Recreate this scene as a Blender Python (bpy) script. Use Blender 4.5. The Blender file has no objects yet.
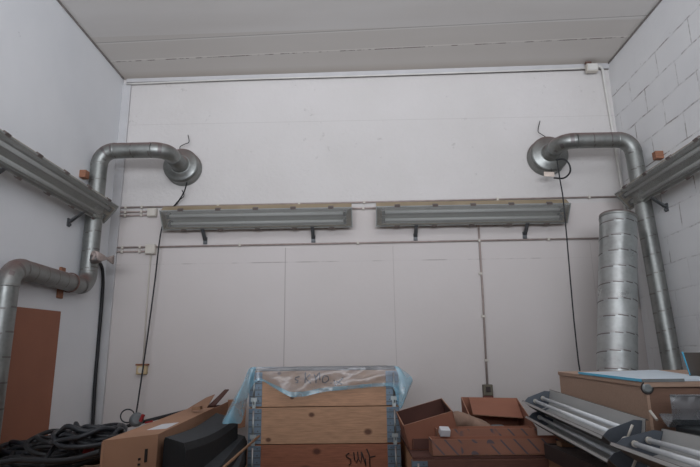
import bpy, math, random
from mathutils import Vector, Matrix, Euler
random.seed(7)
C = bpy.context.scene.collection
PI = math.pi

# ------------------------------------------------------------------ camera
F = 544.0; CX, CY = 350.0, 233.5; EYE = Vector((0, 0, 1.6))
Yc = Vector((10, -128.5, -F)).normalized()
Zc = Vector((-31, (F*F-310)/128.5, -F)).normalized()
Xc = Yc.cross(Zc)
RW = Matrix((Xc, Yc, Zc))
def at(px, py, X=None, Y=None, Z=None):
    d = RW @ Vector((px-CX, -(py-CY), -F))
    if Y is not None: t = Y/d.y
    elif X is not None: t = X/d.x
    else: t = (Z-EYE.z)/d.z
    return d*t + EYE
cam = bpy.data.cameras.new('camera'); co = bpy.data.objects.new('camera', cam); C.objects.link(co)
cam.sensor_width = 36; cam.lens = F/700*36
co.matrix_world = Matrix.Translation(EYE) @ RW.to_4x4()
bpy.context.scene.camera = co

# ------------------------------------------------------------------ node helpers
def srgb(r, g, b):
    f = lambda c: (c/255/12.92) if c/255 <= .04045 else ((c/255+.055)/1.055)**2.4
    return (f(r), f(g), f(b), 1)
class N:
    def __init__(s, name):
        s.m = bpy.data.materials.new(name); s.m.use_nodes = True
        s.t = s.m.node_tree; s.b = s.t.nodes['Principled BSDF']
        s.tc = s.t.nodes.new('ShaderNodeTexCoord').outputs['Object']
        s._xyz = None
    def n(s, kind, **kw):
        o = s.t.nodes.new(kind)
        for k, v in kw.items(): setattr(o, k, v)
        return o
    def link(s, a, b): s.t.links.new(a, b)
    def put(s, sock, v):
        if hasattr(v, 'is_linked'): s.link(v, sock)
        else: sock.default_value = v
    def math(s, op, a, b=None, c=None, clamp=False):
        o = s.n('ShaderNodeMath', operation=op, use_clamp=clamp)
        s.put(o.inputs[0], a)
        if b is not None: s.put(o.inputs[1], b)
        if c is not None: s.put(o.inputs[2], c)
        return o.outputs[0]
    def xyz(s):
        if s._xyz is None:
            o = s.n('ShaderNodeSeparateXYZ'); s.link(s.tc, o.inputs[0]); s._xyz = o.outputs
        return s._xyz
    def mapped(s, scale):
        o = s.n('ShaderNodeMapping'); s.link(s.tc, o.inputs[0]); o.inputs['Scale'].default_value = scale
        return o.outputs[0]
    def noise(s, scale, detail=3, vec=None, rough=.5):
        o = s.n('ShaderNodeTexNoise'); o.inputs['Scale'].default_value = scale
        o.inputs['Detail'].default_value = detail; o.inputs['Roughness'].default_value = rough
        s.link(vec or s.tc, o.inputs['Vector']); return o.outputs[0]
    def ramp(s, v, lo, hi, a=0., b=1.):
        o = s.n('ShaderNodeMapRange'); s.put(o.inputs[0], v)
        for i, q in enumerate((lo, hi, a, b)): o.inputs[i+1].default_value = q
        return o.outputs[0]
    def mix(s, fac, a, b, mode='MIX'):
        o = s.n('ShaderNodeMix', data_type='RGBA', blend_type=mode)
        s.put(o.inputs[0], fac); s.put(o.inputs[6], a); s.put(o.inputs[7], b)
        return o.outputs[2]
    def bump(s, h, st=.3, dist=.01):
        o = s.n('ShaderNodeBump'); o.inputs['Strength'].default_value = st; o.inputs['Distance'].default_value = dist
        s.link(h, o.inputs['Height']); s.link(o.outputs[0], s.b.inputs['Normal'])
    def line(s, coord, c, w):     # 1 inside a thin band about c
        return s.math('COMPARE', coord, c, w)
def dim(c, k): return (c[0]*k, c[1]*k, c[2]*k, 1)
def mat(name, col, rough=.6, metal=0., var=.18, scale=8, stretch=None, bump=0., spec=.5):
    k = N(name); v = k.mapped(stretch) if stretch else None
    nz = k.noise(scale, 4, v)
    k.put(k.b.inputs['Base Color'], k.mix(k.ramp(nz, .3, .7), dim(col, 1-var), dim(col, 1+var)))
    k.b.inputs['Roughness'].default_value = rough; k.b.inputs['Metallic'].default_value = metal
    k.b.inputs['Specular IOR Level'].default_value = spec
    if bump: k.bump(nz, bump)
    return k.m
def wood(name, col, knots=(), grain=1.0):
    k = N(name)
    nz = k.noise(9, 4, k.mapped((1.2, 14, 14)))
    n2 = k.noise(40, 3, k.mapped((.7, 10, 10)))
    c = k.mix(k.ramp(nz, .3, .7), dim(col, 1-.22*grain), dim(col, 1+.15*grain))
    c = k.mix(k.ramp(n2, .5, .75, 0, .35), c, dim(col, .6))
    x, y, z = k.xyz()
    for kx, kz, r in knots:
        dx = k.math('MULTIPLY', k.math('SUBTRACT', x, kx), .75); dz = k.math('SUBTRACT', z, kz)
        d = k.math('SQRT', k.math('ADD', k.math('MULTIPLY', dx, dx), k.math('MULTIPLY', dz, dz)))
        c = k.mix(k.ramp(d, r*.55, r*1.15, .85, 0), c, srgb(72, 36, 24))
    k.put(k.b.inputs['Base Color'], c); k.b.inputs['Roughness'].default_value = .7
    k.bump(n2, .15, .003)
    return k.m
M = {}
def galv(name, lo, hi, rough=.33):
    k = N(name); nz = k.noise(7, 3); v = k.n('ShaderNodeTexVoronoi'); v.inputs['Scale'].default_value = 45; k.link(k.tc, v.inputs['Vector'])
    c = k.mix(k.ramp(nz, .3, .7), lo, hi); c = k.mix(k.ramp(v.outputs['Distance'], 0, .8, 0, .25), c, dim(hi, 1.25))
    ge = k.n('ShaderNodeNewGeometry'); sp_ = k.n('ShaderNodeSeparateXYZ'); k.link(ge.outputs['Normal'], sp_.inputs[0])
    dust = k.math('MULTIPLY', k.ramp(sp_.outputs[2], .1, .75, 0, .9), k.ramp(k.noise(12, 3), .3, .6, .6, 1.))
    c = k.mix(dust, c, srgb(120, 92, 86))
    k.put(k.b.inputs['Base Color'], c); k.put(k.b.inputs['Metallic'], k.math('SUBTRACT', .85, k.math('MULTIPLY', dust, .7)))
    k.put(k.b.inputs['Roughness'], k.ramp(nz, .3, .7, rough-.06, rough+.12))
    return k.m
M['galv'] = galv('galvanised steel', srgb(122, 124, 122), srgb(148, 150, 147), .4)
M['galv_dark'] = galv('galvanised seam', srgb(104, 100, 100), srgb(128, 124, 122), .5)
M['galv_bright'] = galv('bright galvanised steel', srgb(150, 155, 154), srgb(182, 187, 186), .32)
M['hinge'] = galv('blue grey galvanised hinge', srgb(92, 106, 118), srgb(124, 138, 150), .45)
M['rust'] = mat('brown worn paint', srgb(112, 84, 76), .6, .2)
M['black'] = mat('black rubber', srgb(26, 27, 30), .55)
M['cable'] = mat('dark grey cable sheath', srgb(34, 37, 42), .45)
M['cablewhite'] = mat('white painted cable', srgb(205, 203, 198), .5, var=.06)
M['conduit'] = mat('grey brown conduit', srgb(160, 146, 140), .5, var=.15, scale=20)
M['boxwhite'] = mat('off white plastic', srgb(196, 190, 180), .5, var=.08)
M['beige'] = mat('beige moulded housing', srgb(150, 134, 108), .5, var=.1)
M['reflector'] = mat('grey painted reflector', srgb(158, 160, 158), .4, .1, var=.1)
M['tube'] = mat('white lamp glass', srgb(222, 225, 228), .25, var=.03)
M['holder'] = mat('dark lamp holder', srgb(52, 56, 58), .5)
M['clip'] = mat('brown grey clip', srgb(104, 94, 90), .6)
M['bracket'] = mat('dark steel bracket', srgb(92, 94, 96), .5, .5)
M['pinkwood'] = wood('raw wood block', srgb(146, 100, 76))
M['board'] = mat('brown hardboard', srgb(150, 98, 76), .7, var=.07, scale=3)
M['card'] = mat('brown cardboard', srgb(146, 96, 76), .8, var=.08, scale=5)
M['cardtan'] = mat('tan cardboard', srgb(160, 120, 94), .8, var=.07, scale=4)
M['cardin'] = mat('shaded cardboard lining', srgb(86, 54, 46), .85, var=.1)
M['cardedge'] = mat('cut cardboard edge', srgb(160, 118, 96), .85)
M['paper'] = mat('crumpled kraft paper', srgb(140, 114, 98), .8, bump=.6, scale=14)
M['ply'] = wood('light cabinet veneer', srgb(178, 148, 128), grain=.3)
M['plyfront'] = wood('cabinet front veneer', srgb(126, 96, 80), grain=.4)
M['steelgrey'] = mat('matt grey sheet steel', srgb(88, 94, 102), .45, .3, var=.12)
M['alu'] = mat('white painted aluminium', srgb(172, 172, 170), .4, .05, var=.05)
M['aluback'] = mat('grey back of reflector', srgb(98, 94, 90), .5, .2, var=.12)
M['red'] = mat('red plastic', srgb(150, 36, 36), .5)
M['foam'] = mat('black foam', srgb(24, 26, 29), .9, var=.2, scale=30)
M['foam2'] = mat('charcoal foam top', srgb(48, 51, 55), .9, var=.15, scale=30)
M['ink'] = mat('black marker ink', srgb(34, 26, 24), .7)
M['white'] = mat('white paper', srgb(205, 205, 208), .7, var=.03)
M['bluefilm'] = mat('blue protective film', srgb(90, 190, 226), .35, var=.05)
M['sheet'] = mat('pale blue coated sheet', srgb(205, 216, 224), .6, var=.05)
M['knob'] = mat('grey plastic knob', srgb(135, 140, 140), .35, .3)
M['pallet'] = wood('rough pallet wood', srgb(140, 105, 78))
M['bench'] = mat('dark bench steel', srgb(70, 74, 78), .5, .4)
M['slat'] = mat('pale slat edge', srgb(96, 86, 82), .6)
M['darkplastic'] = mat('dark brown plastic', srgb(50, 40, 38), .6)
# clear cover over the lamps
k = N('grey clear lamp cover')
tr = k.n('ShaderNodeBsdfTransparent'); tr.inputs[0].default_value = srgb(232, 232, 228)
k.put(k.b.inputs['Base Color'], srgb(172, 172, 168)); k.b.inputs['Roughness'].default_value = .3; k.b.inputs['Specular IOR Level'].default_value = .35
mx = k.n('ShaderNodeMixShader'); mx.inputs[0].default_value = .36
k.link(tr.outputs[0], mx.inputs[1]); k.link(k.b.outputs[0], mx.inputs[2])
k.link(mx.outputs[0], k.t.nodes['Material Output'].inputs[0]); M['cover'] = k.m
# pale blue polythene
def film(name, col, a0, a1):
    k = N(name)
    tr = k.n('ShaderNodeBsdfTransparent'); tr.inputs[0].default_value = (.9, .97, 1, 1)
    k.put(k.b.inputs['Base Color'], col); k.b.inputs['Roughness'].default_value = .2
    nz = k.noise(9, 4); k.bump(k.noise(9, 2), .7, .02)
    mx = k.n('ShaderNodeMixShader'); k.put(mx.inputs[0], k.ramp(nz, .35, .65, a0, a1))
    k.link(tr.outputs[0], mx.inputs[1]); k.link(k.b.outputs[0], mx.inputs[2])
    gl = k.n('ShaderNodeBsdfGlossy'); gl.inputs['Roughness'].default_value = .25
    if k.b.inputs['Normal'].is_linked: k.link(k.b.inputs['Normal'].links[0].from_socket, gl.inputs['Normal'])
    m2 = k.n('ShaderNodeMixShader'); m2.inputs[0].default_value = .045; k.link(mx.outputs[0], m2.inputs[1]); k.link(gl.outputs[0], m2.inputs[2])
    k.link(m2.outputs[0], k.t.nodes['Material Output'].inputs[0]); return k.m
M['haze'] = film('hazy grey plastic', srgb(128, 128, 130), .45, .7)
M['film'] = film('clear polythene sheet', srgb(200, 198, 206), .13, .26)
M['filmedge'] = film('pale blue polythene sheet', srgb(128, 182, 204), .38, .66)

# ------------------------------------------------------------------ mesh helpers
class MB:
    def __init__(s): s.v = []; s.f = []; s.mi = []; s.sm = []
    def face(s, idx, m=0, sm=False): s.f.append(tuple(idx)); s.mi.append(m); s.sm.append(sm)
    def box(s, c, d, rot=None, m=0):
        R_ = rot if isinstance(rot, Matrix) else (Euler(rot).to_matrix() if rot else Matrix.Identity(3))
        c = Vector(c); b = len(s.v)
        for sx in (-.5, .5):
            for sy in (-.5, .5):
                for sz in (-.5, .5): s.v.append(c + R_ @ Vector((sx*d[0], sy*d[1], sz*d[2])))
        for q in ((0,1,3,2),(4,6,7,5),(0,4,5,1),(2,3,7,6),(0,2,6,4),(1,5,7,3)): s.face([b+i for i in q], m)
        return s
    def span(s, a, b, m=0):
        a, b = Vector(a), Vector(b); return s.box((a+b)/2, [abs(q) for q in (b-a)], None, m)
    def quad(s, a, b, c, d, m=0):
        i = len(s.v); s.v += [Vector(q) for q in (a, b, c, d)]; s.face((i, i+1, i+2, i+3), m); return s
    def slab(s, a, b, c, d, t, m=0):        # quad thickened along its normal
        a, b, c, d = (Vector(q) for q in (a, b, c, d))
        n = (b-a).cross(d-a).normalized()*t; i = len(s.v)
        s.v += [a, b, c, d, a+n, b+n, c+n, d+n]
        for q in ((3,2,1,0),(4,5,6,7),(0,1,5,4),(1,2,6,5),(2,3,7,6),(3,0,4,7)): s.face([i+j for j in q], m)
        return s
    def prism(s, poly, a, b, frame=None, m=0):   # poly in (p,q) swept from a to b; frame gives p,q axes
        a, b = Vector(a), Vector(b); P_, Q_ = frame; i = len(s.v); n = len(poly)
        for o in (a, b):
            for p, q in poly: s.v.append(o + Vector(P_)*p + Vector(Q_)*q)
        s.face([i+j for j in range(n)][::-1], m); s.face([i+n+j for j in range(n)], m)
        for j in range(n): s.face((i+j, i+(j+1)%n, i+n+(j+1)%n, i+n+j), m)
        return s
    def tube(s, pts, r, n=10, m=0, cap=True, rf=None, spiral=None, phase=0.):
        pts = [Vector(p) for p in pts]; K = len(pts); b = len(s.v)
        T = [(pts[min(i+1, K-1)]-pts[max(i-1, 0)]).normalized() for i in range(K)]
        up = Vector((0, 0, 1)) if abs(T[0].z) < .9 else Vector((0, 1, 0))
        u = T[0].cross(up).normalized(); arc = 0.; S = []
        for i in range(K):
            if i: arc += (pts[i]-pts[i-1]).length
            u = (u - T[i]*u.dot(T[i])).normalized(); w = T[i].cross(u); S.append(arc)
            rr = rf(i/(K-1)) if rf else r
            for j in range(n):
                a = 2*PI*j/n; q = rr
                if spiral:
                    ph = ((arc+phase)/spiral - j/n*.35*0 + .12*math.cos(a)) % 1.
                    if ph < .05: q = rr*1.015
                s.v.append(pts[i] + (u*math.cos(a)+w*math.sin(a))*q)
        for i in range(K-1):
            for j in range(n):
                mm = m
                if spiral and (((S[i]+S[i+1])/2+phase)/spiral + .12*math.cos(2*PI*(j+.5)/n)) % 1. < .05: mm = 1
                s.face((b+i*n+j, b+i*n+(j+1)%n, b+(i+1)*n+(j+1)%n, b+(i+1)*n+j), mm, True)
        if cap:
            s.face([b+j for j in range(n)][::-1], m); s.face([b+(K-1)*n+j for j in range(n)], m)
        return s
    def lathe(s, prof, o, axis, n=32, m=0, sm=True):      # prof (radius, height) about axis
        o = Vector(o); A = Vector(axis).normalized(); u = A.orthogonal().normalized(); w = A.cross(u); b = len(s.v)
        for r, h in prof:
            for j in range(n):
                a = 2*PI*j/n; s.v.append(o + A*h + (u*math.cos(a)+w*math.sin(a))*r)
        for i in range(len(prof)-1):
            for j in range(n): s.face((b+i*n+j, b+i*n+(j+1)%n, b+(i+1)*n+(j+1)%n, b+(i+1)*n+j), m, sm)
        s.face([b+j for j in range(n)][::-1], m); s.face([b+(len(prof)-1)*n+j for j in range(n)], m)
        return s
    def cyl(s, a, b, r, n=16, m=0):
        a, b = Vector(a), Vector(b); return s.lathe([(r, 0), (r, (b-a).length)], a, b-a, n, m)
    def grid(s, rows, m=0, sm=True):
        b = len(s.v); w = len(rows[0])
        for r in rows: s.v += [Vector(q) for q in r]
        for i in range(len(rows)-1):
            for j in range(w-1): s.face((b+i*w+j, b+i*w+j+1, b+(i+1)*w+j+1, b+(i+1)*w+j), m(j, i) if callable(m) else m, sm)
        return s
    def build(s, name, mats, parent=None, world=True, bevel=0., seg=2):
        if not isinstance(mats, (list, tuple)): mats = [mats]
        off = Vector((0, 0, 0)); p = parent
        if world:
            while p is not None: off += p.location; p = p.parent
        elif parent is None: pass
        base = Vector((0, 0, 0))
        me = bpy.data.meshes.new(name)
        me.from_pydata([tuple(q-off-base) for q in s.v], [], s.f)
        for mm in mats: me.materials.append(M[mm] if isinstance(mm, str) else mm)
        for i, pl in enumerate(me.polygons):
            pl.material_index = s.mi[i]; pl.use_smooth = s.sm[i]
        me.update(); me.validate()
        o = bpy.data.objects.new(name, me); C.objects.link(o)
        if parent: o.parent = parent
        if bevel:
            b = o.modifiers.new('bevel', 'BEVEL'); b.width = bevel; b.segments = seg; b.limit_method = 'ANGLE'
        return o
def tag(o, label, cat, group=None, kind=None):
    o['label'] = label; o['category'] = cat
    if group: o['group'] = group
    if kind: o['kind'] = kind
    return o
def thing(name, label, cat, loc=(0, 0, 0), rz=0, group=None):
    o = bpy.data.objects.new(name, None); C.objects.link(o); o.location = loc; o.rotation_euler = (0, 0, rz)
    o.empty_display_size = .1
    return tag(o, label, cat, group)
def struct(name, mb, mats, parent=None):
    o = mb.build(name, mats, parent); 
    if parent is None: o['kind'] = 'structure'
    return o
def copy_tree(o, parent=None):
    c = o.copy(); C.objects.link(c); c.parent = parent
    for ch in list(o.children): copy_tree(ch, c)
    return c
def smoothpath(pts, n=8):          # Catmull-Rom
    pts = [Vector(p) for p in pts]; P_ = [pts[0]*2-pts[1]] + pts + [pts[-1]*2-pts[-2]]; out = []
    for i in range(1, len(P_)-2):
        a, b, c, d = P_[i-1:i+3]
        for j in range(n):
            t = j/n
            out.append(.5*((2*b)+(c-a)*t+(2*a-5*b+4*c-d)*t*t+(3*b-3*c+d-a)*t*t*t))
    out.append(pts[-1]); return out

XL, XR, D, ZC = -2.12, 2.295, 4.5, 4.17
Y0 = -3.2
# ------------------------------------------------------------------ setting
# back wall: rough roller paint above, smooth panels with joints below
k = N('back wall paint'); x, y, z = k.xyz()
nz = k.noise(1.2, 3); sp = k.noise(28, 3)
c = k.mix(k.ramp(nz, .3, .7), srgb(198, 194, 191), srgb(206, 202, 200))
up = k.ramp(z, 2.98, 3.0)
specks = k.math('MULTIPLY', k.ramp(k.noise(9, 5, rough=.7), .64, .72, 0, .3), up)
c = k.mix(specks, c, srgb(120, 112, 108))
low = k.math('LESS_THAN', z, 2.55)
c = k.mix(k.math('MULTIPLY', k.math('LESS_THAN', z, 2.9), .35), c, srgb(200, 188, 184))
for jx, w, s_ in ((-.612, .004, .5), (.297, .003, .3), (1.02, .004, .45), (1.95, .003, .2)):
    wob = k.math('ADD', x, k.math('MULTIPLY', k.noise(3, 1), .006))
    c = k.mix(k.math('MULTIPLY', k.math('MULTIPLY', k.line(wob, jx, w), low), s_), c, srgb(130, 120, 116))
br = k.ramp(k.noise(5, 3, k.mapped((1, 1, .1))), .45, .6, .05, .5)
c = k.mix(k.math('MULTIPLY', k.line(z, 2.425, .004), br), c, srgb(120, 108, 104))
c = k.mix(k.math('MULTIPLY', k.line(z, 3.7, .003), .15), c, srgb(120, 108, 104))
k.put(k.b.inputs['Base Color'], c); k.b.inputs['Roughness'].default_value = .75
h = k.math('MULTIPLY', sp, k.ramp(z, 2.9, 3.0, .12, .9)); k.bump(h, .5, .012); M['wall_back'] = k.m
# left wall: smooth blue-white
k = N('left wall paint'); nz = k.noise(1.5, 4)
c = k.mix(k.ramp(nz, .3, .7), srgb(222, 224, 227), srgb(232, 233, 235))
c = k.mix(k.ramp(k.noise(13, 5, rough=.65), .72, .76, 0, .35), c, srgb(120, 112, 108))
k.put(k.b.inputs['Base Color'], c); k.b.inputs['Roughness'].default_value = .7
k.bump(k.noise(20, 3), .12, .01); M['wall_left'] = k.m
# right wall: painted blockwork
k = N('painted blockwork'); x, y, z = k.xyz()
cb = k.n('ShaderNodeCombineXYZ'); k.link(y, cb.inputs[0]); k.put(cb.inputs[1], k.math('ADD', z, .113))
wv = k.n('ShaderNodeVectorMath', operation='ADD'); k.link(cb.outputs[0], wv.inputs[0])
nv = k.n('ShaderNodeTexNoise'); nv.inputs['Scale'].default_value = 6; k.link(k.tc, nv.inputs['Vector'])
sc = k.n('ShaderNodeVectorMath', operation='SCALE'); k.link(nv.outputs['Color'], sc.inputs[0]); sc.inputs['Scale'].default_value = .018
k.link(sc.outputs[0], wv.inputs[1])
bt = k.n('ShaderNodeTexBrick'); k.link(wv.outputs[0], bt.inputs['Vector'])
bt.inputs['Scale'].default_value = 1; bt.inputs['Brick Width'].default_value = .42; bt.inputs['Row Height'].default_value = .2
bt.inputs['Mortar Size'].default_value = .006; bt.inputs['Mortar Smooth'].default_value = .35
inband = k.math('MULTIPLY', k.math('LESS_THAN', z, 3.905), k.math('GREATER_THAN', z, 2.28))
lowb = k.math('MULTIPLY', k.math('LESS_THAN', z, 2.28), .35)
mask = k.math('MULTIPLY', bt.outputs['Fac'], k.math('ADD', inband, lowb))
wear = k.ramp(k.noise(5, 5, rough=.7), .44, .62, .0, .95)
c = k.mix(k.ramp(k.noise(2, 3), .3, .7), srgb(222, 222, 223), srgb(230, 230, 230))
c = k.mix(k.math('MULTIPLY', mask, wear), c, srgb(146, 138, 134))
k.put(k.b.inputs['Base Color'], c); k.b.inputs['Roughness'].default_value = .75
hh = k.math('SUBTRACT', k.math('MULTIPLY', k.noise(25, 3), .25), mask); k.bump(hh, .5, .012); M['wall_right'] = k.m
# ceiling: long boards running across the room
k = N('ceiling panels'); x, y, z = k.xyz()
c = k.mix(k.ramp(k.noise(1.5, 3, k.mapped((.4, 2, 1))), .3, .7), srgb(204, 200, 196), srgb(212, 209, 206))
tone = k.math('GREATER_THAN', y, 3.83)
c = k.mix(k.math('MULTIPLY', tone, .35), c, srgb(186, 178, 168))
yw = k.math('ADD', y, k.math('MULTIPLY', x, .028))
fl = k.ramp(k.noise(14, 4, k.mapped((1, .1, 1))), .45, .55, 0, 1)
for sy in (1.2, 2.1, 3.0, 3.862): c = k.mix(k.math('MULTIPLY', k.line(yw, sy, .009), .55), c, srgb(222, 220, 216)); c = k.mix(k.math('MULTIPLY', k.line(yw, sy-.012, .004), .6), c, srgb(110, 104, 100))
c = k.mix(k.math('MULTIPLY', k.line(yw, 4.125, .008), .6), c, srgb(226, 222, 216))
c = k.mix(k.math('MULTIPLY', k.math('MULTIPLY', k.line(yw, 4.138, .006), fl), .8), c, srgb(90, 74, 66))
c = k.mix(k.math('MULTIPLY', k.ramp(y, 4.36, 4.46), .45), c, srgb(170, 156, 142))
k.put(k.b.inputs['Base Color'], c); k.b.inputs['Roughness'].default_value = .6; M['ceiling'] = k.m
M['floor'] = mat('grey concrete floor', srgb(112, 108, 104), .8, var=.15, scale=3)
M['trim'] = mat('white painted trim', srgb(190, 189, 190), .6, var=.05)
M['gap'] = mat('dark shadow gap', srgb(128, 122, 118), .9)

struct('wall_back', MB().span((XL-.1, D, 0), (XR+.1, D+.1, 4.4)), 'wall_back')
struct('wall_left', MB().span((XL-.1, Y0, 0), (XL, D, 4.4)), 'wall_left')
struct('wall_right', MB().span((XR, Y0, 0), (XR+.1, D, 4.4)), 'wall_right')
struct('wall_front', MB().span((XL-.1, Y0-.1, 0), (XR+.1, Y0, 4.4)), 'wall_left')
struct('floor', MB().span((XL-.1, Y0-.1, -.1), (XR+.1, D+.1, 0)), 'floor')
cl = MB(); zl, zr = 4.15, 4.205
cl.prism([(XL, zl), (XR, zr), (XR, zr+.1), (XL, zl+.1)], (0, Y0, 0), (0, D, 0), ((1, 0, 0), (0, 0, 1)))
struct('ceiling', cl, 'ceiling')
def zc(x): return zl + (zr-zl)*(x-XL)/(XR-XL)
t = MB(); t.prism([(XL+.03, zc(XL)-.035), (XR, zc(XR)-.05), (XR, zc(XR)-.001), (XL+.03, zc(XL)-.001)], (0, D-.02, 0), (0, D, 0), ((1, 0, 0), (0, 0, 1)))
struct('trim_1', t, 'trim')
t = MB(); t.prism([(XL+.03, zc(XL)-.043), (XR, zc(XR)-.058), (XR, zc(XR)-.05), (XL+.03, zc(XL)-.035)], (0, D-.008, 0), (0, D, 0), ((1, 0, 0), (0, 0, 1)))
struct('shadow_line_1', t, 'gap')  # solid grey strip that draws the shadow line below the trim
struct('trim_3', MB().span((XL, D-.022, 0), (XL+.075, D, zl-.05)), 'trim')
t = MB(); t.span((XL, Y0, zl-.012), (XL+.012, D-.03, zl-.001)); struct('shadow_line_2', t, 'gap')  # grey strip drawn as the shadow line along the left ceiling edge
t = MB(); t.span((XR-.01, Y0, zr-.014), (XR, D-.03, zr-.004)); struct('shadow_line_3', t, 'gap')  # same drawn shadow line on the right ceiling edge

# ------------------------------------------------------------------ ducts
def arc(c, a, b, n=9):      # quarter bend about centre c from offset a to offset b (equal lengths)
    c, a, b = Vector(c), Vector(a), Vector(b)
    return [c + a*math.cos(PI/2*i/n) + b*math.sin(PI/2*i/n) for i in range(n+1)]
def seg(a, b, step=.01):
    a, b = Vector(a), Vector(b); n = max(2, int((b-a).length/step)); return [a+(b-a)*i/n for i in range(n+1)]
R0 = .0625
def collar_ring(mb, o, ax): mb.lathe([(R0*1.0, -.008), (R0*1.03, -.006), (R0*1.03, .006), (R0*1.0, .008)], o, ax, 28)
def duct(side):
    s = -1 if side == 'l' else 1
    hx = -1.515 if s < 0 else 1.65
    vx = XL+.072 if s < 0 else XR-.082
    zz, yy = (3.27, 4.05) if s < 0 else (3.31, 4.12)
    rc = .158/.178 if s < 0 else .166/.178
    lab = ('galvanised spiral duct climbing the left wall and bending to the round wall cowl' if s < 0 else
           'galvanised spiral duct running from round wall cowl down the right corner')
    root = thing('ventilation_duct', lab, 'duct', (hx, D, zz))
    f = MB().lathe([(a_*rc, b_) for a_, b_ in [(.172, 0), (.178, .004), (.178, .018), (.168, .024), (.165, .085), (.172, .09), (.172, .1), (.15, .112), (.10, .125), (.085/rc, .13)]], (hx, D, zz), (0, -1, 0), 48)
    f.build('wall_cowl', 'galv', root)
    sp = MB().lathe([(.085, .12), (.078, .13), (.07, .16), (.0665, .17), (.0665, .24+(4.12-yy))], (hx, D, zz), (0, -1, 0), 32)
    sp.build('spigot', 'galv', root)
    rb = .115
    e = MB().tube([Vector((hx, D-.235-(4.12-yy)*.5, zz))] + arc((hx+s*rb, yy+rb, zz), (-s*rb, 0, 0), (0, -rb, 0)), R0*1.02, 28, spiral=.062, cap=False)
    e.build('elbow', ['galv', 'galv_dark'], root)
    hp = MB().tube(seg((hx+s*rb, yy, zz), (vx-s*rb, yy, zz)), R0, 28, spiral=.14, cap=False)
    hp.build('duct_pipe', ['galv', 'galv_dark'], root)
    e = MB().tube(arc((vx-s*rb, yy, zz-rb), (0, 0, rb), (s*rb, 0, 0)), R0*1.02, 28, spiral=.062, cap=False)
    collar_ring(e, (vx-s*rb, yy, zz), (1, 0, 0)); collar_ring(e, (vx, yy, zz-rb), (0, 0, 1))
    e.build('elbow', ['galv', 'galv_dark'], root)
    if s < 0:
        zb = 2.175
        MB().tube(seg((vx, yy, zz-rb), (vx, yy, zb+rb)), R0, 28, spiral=.14, cap=False).build('duct_pipe', ['galv', 'galv_dark'], root)
        e = MB().tube(arc((vx, yy-rb, zb+rb), (0, rb, 0), (0, 0, -rb)), R0*1.02, 28, spiral=.062, cap=False)
        collar_ring(e, (vx, yy, zb+rb), (0, 0, 1)); e.build('elbow', ['galv', 'galv_dark'], root)
        yn = 3.12
        MB().tube(seg((vx, yy-rb, zb), (vx, yn+rb, zb)), R0, 28, spiral=.12, cap=False).build('duct_pipe', ['galv', 'galv_dark'], root)
        e = MB().tube(arc((vx, yn+rb, zb-rb), (0, 0, rb), (0, -rb, 0)), R0*1.02, 28, spiral=.062, cap=False)
        collar_ring(e, (vx, yn+rb, zb), (0, 1, 0)); collar_ring(e, (vx, yn, zb-rb), (0, 0, 1)); e.build('elbow', ['galv', 'galv_dark'], root)
        MB().tube(seg((vx, yn, zb-rb), (vx, yn, 0.0)), R0, 28, spiral=.14).build('duct_pipe', ['galv', 'galv_dark'], root)
        for (bx, by, bz, hz) in ((XL+.02, 3.8, 2.175, .22), (XL+.03, 3.93, 3.03, .06)):
            MB().span((XL, by-.03, bz-hz/2), (XL+.05 if hz < .1 else XL+.018, by+.03, bz+hz/2)).build('wood_block', 'pinkwood', root, bevel=.003)
        st = MB().tube([Vector((vx, 3.8, 2.175)) + Vector((math.sin(a)*.068, 0, math.cos(a)*.068)) for a in [2*PI*i/24 for i in range(25)]], .004, 6, cap=False)
        st.build('pipe_strap', 'rust', root)
    else:
        a, b = Vector((vx, yy, zz-rb)), Vector((vx-.005, 4.0, 1.5))
        MB().tube(seg(a, b), R0, 28, spiral=.14, cap=False).build('duct_pipe', ['galv', 'galv_dark'], root)
        MB().tube(seg(b, (vx-.005, 3.93, 0)), R0, 28, spiral=.14).build('duct_pipe', ['galv', 'galv_dark'], root)
        MB().span((XR-.06, 3.86, 3.05), (XR, 3.91, 3.11)).build('wood_block', 'pinkwood', root, bevel=.003)
    return root
duct('l'); duct('r')

# loose large spiral duct leaning on the back wall in the right corner
a, b = Vector((1.845, 4.16, 2.85)), Vector((1.50, 3.5, 0.04))
a = at(618, 217, Y=3.9); b0 = at(617, 372, Y=3.72); b = a + (b0-a)*((a.z-.03)/(a.z-b0.z))
LD = thing('spiral_duct', 'wide loose spiral duct standing upright and leaning behind the wooden cabinet', 'duct', (b.x, b.y, 0))
RB = .125
t = MB().tube(seg(b, a, .008), RB, 48, spiral=.118, cap=False)
t.tube([a, b], RB*.985, 48, cap=False)
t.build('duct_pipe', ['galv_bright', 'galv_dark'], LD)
t = MB(); ax = (a-b).normalized()
t.lathe([(RB*.985, -.03), (RB*1.03, -.028), (RB*1.03, 0), (RB*.985, 0)], a, ax, 48); t.f.pop(); t.mi.pop(); t.sm.pop()
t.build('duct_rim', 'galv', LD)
t = MB().lathe([(RB*.985, 0), (RB*1.02, .004), (RB*1.02, .03), (RB*.985, .032)], b, ax, 48)
t.build('end_cap', 'galv', LD)

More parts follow.
